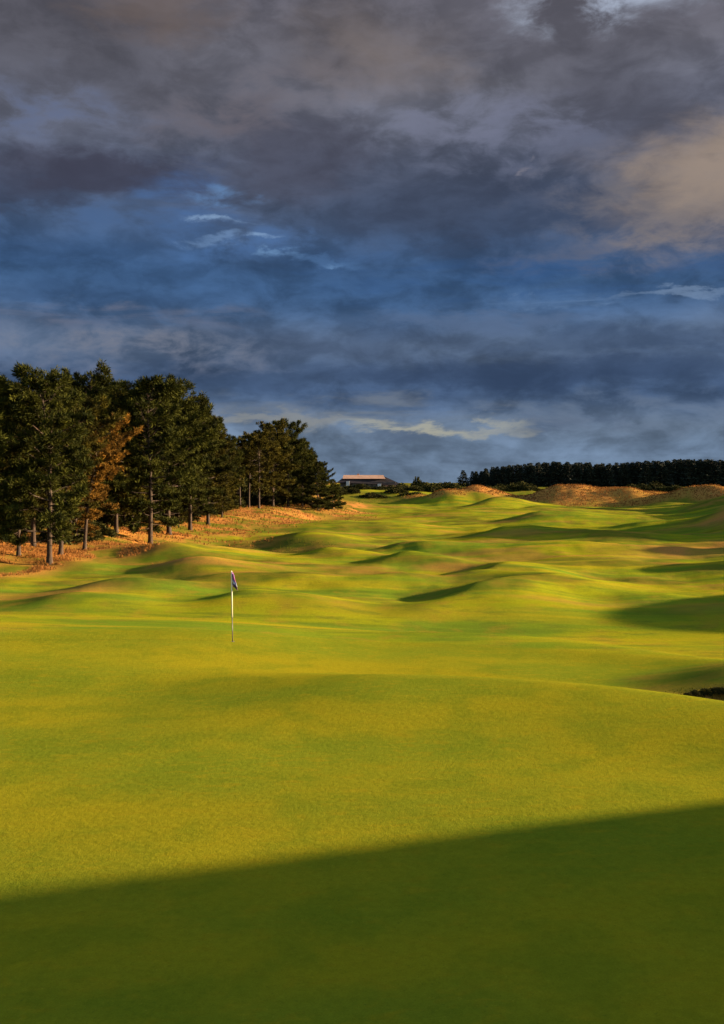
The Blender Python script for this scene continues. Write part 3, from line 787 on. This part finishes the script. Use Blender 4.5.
def build_world():
    w = bpy.data.worlds.new('World'); SC.world = w; w.use_nodes = True
    t = NT(w.node_tree); t.n.clear()
    out = t.node('ShaderNodeOutputWorld')
    sky = t.node('ShaderNodeTexSky', sky_type='NISHITA'); sky.sun_disc = False
    sky.sun_elevation = SUN_EL; sky.sun_rotation = math.pi / 2 - SUN_AZ
    sky.air_density = 1.2; sky.dust_density = 1.5; sky.ozone_density = 2
    bgs = t.node('ShaderNodeBackground'); bgs.inputs[1].default_value = .105
    t.l.new(sky.outputs[0], bgs.inputs[0])
    d = t.node('ShaderNodeTexCoord').outputs['Generated']
    s = t.node('ShaderNodeSeparateXYZ'); t.l.new(d, s.inputs[0]); X, Y, Z = s.outputs
    az = t.m('MULTIPLY', t.m('ARCTAN2', X, Y), 1.0)          # 0 ahead, + to the right
    el = t.m('ARCSINE', t.m('MAXIMUM', t.m('MINIMUM', Z, 1), -1))
    # cloud layer seen in perspective
    zz = t.m('ADD', t.m('MAXIMUM', Z, 0.0), .10)
    cv = t.node('ShaderNodeCombineXYZ'); t.l.new(t.m('DIVIDE', X, zz), cv.inputs[0]); t.l.new(t.m('DIVIDE', Y, zz), cv.inputs[1])
    p = cv.outputs[0]
    n1 = t.noise(t.scale(p, (.55, .75, 1)), 1.0, 7, .55, .6)
    n2 = t.noise(t.scale(p, (1.1, 1.7, 1)), 1.3, 7, .58, .5)
    av = t.node('ShaderNodeCombineXYZ'); t.l.new(az, av.inputs[0]); t.l.new(el, av.inputs[1])
    wp = t.noise(t.scale(av.outputs[0], (5, 11, 1)), 1.0, 4, .55, .2, out=1)
    ws = t.node('ShaderNodeSeparateColor'); t.l.new(wp, ws.inputs[0])
    puff = t.noise(t.scale(av.outputs[0], (7, 13, 1)), 1.0, 8, .56, .35)
    puff2 = t.noise(t.scale(av.outputs[0], (3, 7.5, 1)), 1.0, 7, .55, .5)
    streak = t.noise(t.scale(av.outputs[0], (6, 55, 1)), 1.0, 6, .6, .6)
    wp2 = t.noise(t.scale(av.outputs[0], (16, 42, 1)), 1.0, 6, .62, .3, out=1)
    w2 = t.node('ShaderNodeSeparateColor'); t.l.new(wp2, w2.inputs[0])
    azw = t.m('ADD', az, t.m('ADD', t.m('MULTIPLY', t.m('SUBTRACT', ws.outputs[0], .5), .16), t.m('MULTIPLY', t.m('SUBTRACT', w2.outputs[0], .5), .14)))
    elw = t.m('ADD', el, t.m('ADD', t.m('MULTIPLY', t.m('SUBTRACT', ws.outputs[1], .5), .05), t.m('MULTIPLY', t.m('SUBTRACT', w2.outputs[1], .5), .055)))
    # colour of the sheet by height above the horizon
    rmp = t.node('ShaderNodeValToRGB'); cr = rmp.color_ramp; cr.interpolation = 'B_SPLINE'
    stops = [(483, (100, 118, 140)), (455, (94, 113, 137)), (432, (100, 117, 138)), (415, (82, 101, 128)), (398, (60, 80, 110)), (372, (64, 83, 112)), (345, (84, 99, 121)), (318, (62, 88, 123)),
             (285, (52, 80, 116)), (255, (56, 80, 114)), (220, (64, 80, 106)), (170, (78, 84, 102)), (120, (94, 98, 113)), (60, (95, 94, 102)), (0, (84, 83, 93))]
    rngE = .50
    es = [(math.atan((HZ - py) / F) / rngE, c) for py, c in stops]
    cr.elements[0].position = es[0][0]; cr.elements[0].color = (*lin(*es[0][1]), 1)
    cr.elements[1].position = min(1, es[-1][0]); cr.elements[1].color = (*lin(*es[-1][1]), 1)
    for pos, c in es[1:-1]:
        e = cr.elements.new(pos); e.color = (*lin(*c), 1)
    t.l.new(t.m('DIVIDE', t.m('ADD', el, t.m('MULTIPLY', t.m('SUBTRACT', puff2, .5), .07)), rngE, clamp=True), rmp.inputs[0])
    col = rmp.outputs[0]
    # light and dark billows
    bil = t.m('ADD', t.m('MULTIPLY', puff, .55), t.m('MULTIPLY', n1, .45))
    puff3 = t.noise(t.scale(av.outputs[0], (17, 34, 1)), 1.0, 7, .6, .3)
    f = t.m('ADD', .60, t.m('MULTIPLY', t.ss(bil, .34, .66), .66))
    f = t.m('ADD', f, t.m('MULTIPLY', t.ss(puff3, .34, .66), .56))
    fc = t.node('ShaderNodeCombineColor'); [t.l.new(f, fc.inputs[i]) for i in range(3)]
    col = t.mix(1.0, col, fc.outputs[0], 'MULTIPLY')
    def blob(px, py, wpx, hpx, lo=1.35, hi=.35, ragged=None, amt=1.0):
        a0 = math.atan((px - 362) / F); e0 = math.atan((HZ - py) / F)
        u = t.m('DIVIDE', t.m('SUBTRACT', azw, a0), wpx / F); v = t.m('DIVIDE', t.m('SUBTRACT', elw, e0), hpx / F)
        r = t.m('SQRT', t.m('ADD', t.m('MULTIPLY', u, u), t.m('MULTIPLY', v, v)))
        k = t.ss(r, lo, hi)
        if ragged is not None: k = t.m('MULTIPLY', k, t.ss(ragged, .40, .64))
        return t.m('MULTIPLY', k, amt)
    def paint(col, k, rgb): return t.mix(k, col, lin(*rgb))
    # darker cloud masses
    for px, py, w_, h_, am, c in [(110, 184, 120, 20, .8, (60, 60, 76)), (20, 206, 80, 15, .6, (58, 62, 80)), (300, 158, 85, 36, .6, (66, 66, 80)), (60, 55, 150, 55, .5, (72, 72, 82)),
                                  (480, 212, 190, 42, .6, (58, 66, 86)), (630, 120, 120, 48, .5, (72, 72, 84)), (200, 110, 100, 40, .35, (82, 80, 88)), (520, 376, 260, 16, .6, (50, 68, 98)),
                                  (330, 342, 160, 16, .4, (60, 76, 104)), (80, 300, 170, 12, .4, (50, 76, 112)), (620, 345, 150, 14, .45, (54, 74, 106)), (230, 385, 120, 12, .4, (56, 74, 102)), (560, 40, 160, 36, .4, (76, 76, 88)),
                                  (560, 425, 60, 8, .5, (78, 94, 120)), (290, 60, 60, 30, .3, (72, 70, 78))]:
        col = paint(col, blob(px, py, w_, h_, amt=am), c)
    # lighter parts and blue openings
    for px, py, w_, h_, am, c, rg in [(205, 205, 60, 26, .7, (76, 116, 172), n2), (150, 225, 120, 16, .5, (66, 96, 140), puff3), (262, 250, 70, 20, .5, (78, 116, 170), puff3), (40, 130, 90, 26, .8, (96, 108, 138), puff3),
                                      (560, 282, 260, 22, .6, (54, 88, 136), streak), (480, 140, 90, 30, .75, (116, 120, 142), puff3), (570, 165, 90, 34, .6, (100, 106, 128), puff3),
                                      (100, 268, 200, 18, .4, (58, 88, 130), streak), (120, 325, 150, 10, .7, (104, 112, 134), streak), (125, 356, 130, 20, .85, (122, 124, 136), puff3), (30, 330, 80, 12, .5, (98, 108, 132), puff3),
                                      (470, 322, 90, 9, .75, (88, 108, 140), None), (570, 304, 110, 5, .6, (108, 136, 172), streak), (690, 299, 60, 4, .5, (128, 152, 184), None),
                                      (230, 191, 26, 9, .6, (104, 148, 200), puff3), (222, 219, 30, 4, .6, (150, 180, 214), puff3), (226, 240, 22, 4, .5, (120, 152, 194), None), (266, 246, 26, 4, .7, (134, 164, 200), puff3),
                                      (288, 267, 26, 4, .6, (130, 170, 212), puff3), (320, 268, 40, 5, .4, (84, 120, 166), None), (600, 8, 80, 26, .95, (180, 192, 214), puff3), (520, 180, 9, 5, .4, (140, 136, 146), None)]:
        col = paint(col, blob(px, py, w_, h_, lo=1.55, hi=.15, ragged=rg, amt=am), c)
    # warm lit flanks
    for px, py, w_, h_, am, c, rg in [(728, 190, 70, 42, .8, (172, 152, 134), None), (700, 205, 90, 55, .45, (140, 128, 122), None), (690, 244, 90, 22, .6, (146, 132, 122), puff3), (625, 215, 90, 44, .6, (118, 112, 112), puff3), (375, 62, 85, 48, .8, (122, 112, 110), puff2),
                                      (150, 18, 70, 28, .6, (110, 96, 90), None), (225, 125, 70, 24, .4, (112, 100, 102), puff3), (300, 95, 110, 26, .4, (110, 102, 106), puff3), (560, 262, 110, 10, .4, (96, 96, 108), puff3)]:
        col = paint(col, blob(px, py, w_, h_, lo=1.5, hi=.1, ragged=rg, amt=am), c)
    # bright bar above the horizon
    col = paint(col, blob(350, 414, 200, 14, ragged=streak, amt=.6), (120, 128, 138))
    col = paint(col, blob(265, 418, 110, 7, amt=.65), (142, 144, 142))
    col = paint(col, blob(432, 425, 92, 5, lo=1.6, hi=.1, amt=.75), (176, 174, 156))
    col = paint(col, blob(600, 418, 150, 18, ragged=puff3, amt=.6), (104, 118, 138))
    col = paint(col, blob(395, 434, 40, 6, amt=.6), (84, 100, 124))
    bgc = t.node('ShaderNodeBackground'); t.l.new(col, bgc.inputs[0]); bgc.inputs[1].default_value = 1.0
    # the clear part of the sky: overhead and behind the viewer
    up = t.ss(el, R(30), R(52)); back = t.ss(Y, .55, -.10)
    rest = t.m('MAXIMUM', up, back)
    rest = t.m('MULTIPLY', rest, t.m('ADD', .35, t.m('MULTIPLY', t.ss(n1, .35, .65), .65)))
    # pale cloud in that part
    mx = t.node('ShaderNodeMixShader'); t.l.new(rest, mx.inputs[0]); t.l.new(bgc.outputs[0], mx.inputs[1]); t.l.new(bgs.outputs[0], mx.inputs[2])
    t.l.new(mx.outputs[0], out.inputs[0])
build_world()

sun = bpy.data.lights.new('sun', 'SUN'); sun.energy = 5.0; sun.angle = R(1.1); sun.color = (1.0, .76, .48)
so = bpy.data.objects.new('sun', sun); C.objects.link(so)
dv = Vector((math.cos(SUN_EL) * math.cos(SUN_AZ), math.cos(SUN_EL) * math.sin(SUN_AZ), math.sin(SUN_EL)))
so.rotation_euler = dv.to_track_quat('Z', 'Y').to_euler(); so.location = dv * 200

cam = bpy.data.cameras.new('camera'); co = bpy.data.objects.new('camera', cam); C.objects.link(co)
cam.sensor_fit = 'VERTICAL'; cam.sensor_height = 24; cam.lens = 24 * F / 1024
cam.clip_end = 9000; cam.clip_start = .05
co.location = (0, 0, EYE); co.rotation_euler = (R(90) - math.atan((512 - HZ) / F), 0, 0)
SC.camera = co
vs = SC.view_settings; vs.view_transform = 'Standard'; vs.look = 'None'; vs.gamma = 1; vs.exposure = EXPO; vs.use_curve_mapping = False
SC.cycles.max_bounces = 5; SC.cycles.diffuse_bounces = 3; SC.cycles.use_denoising = True
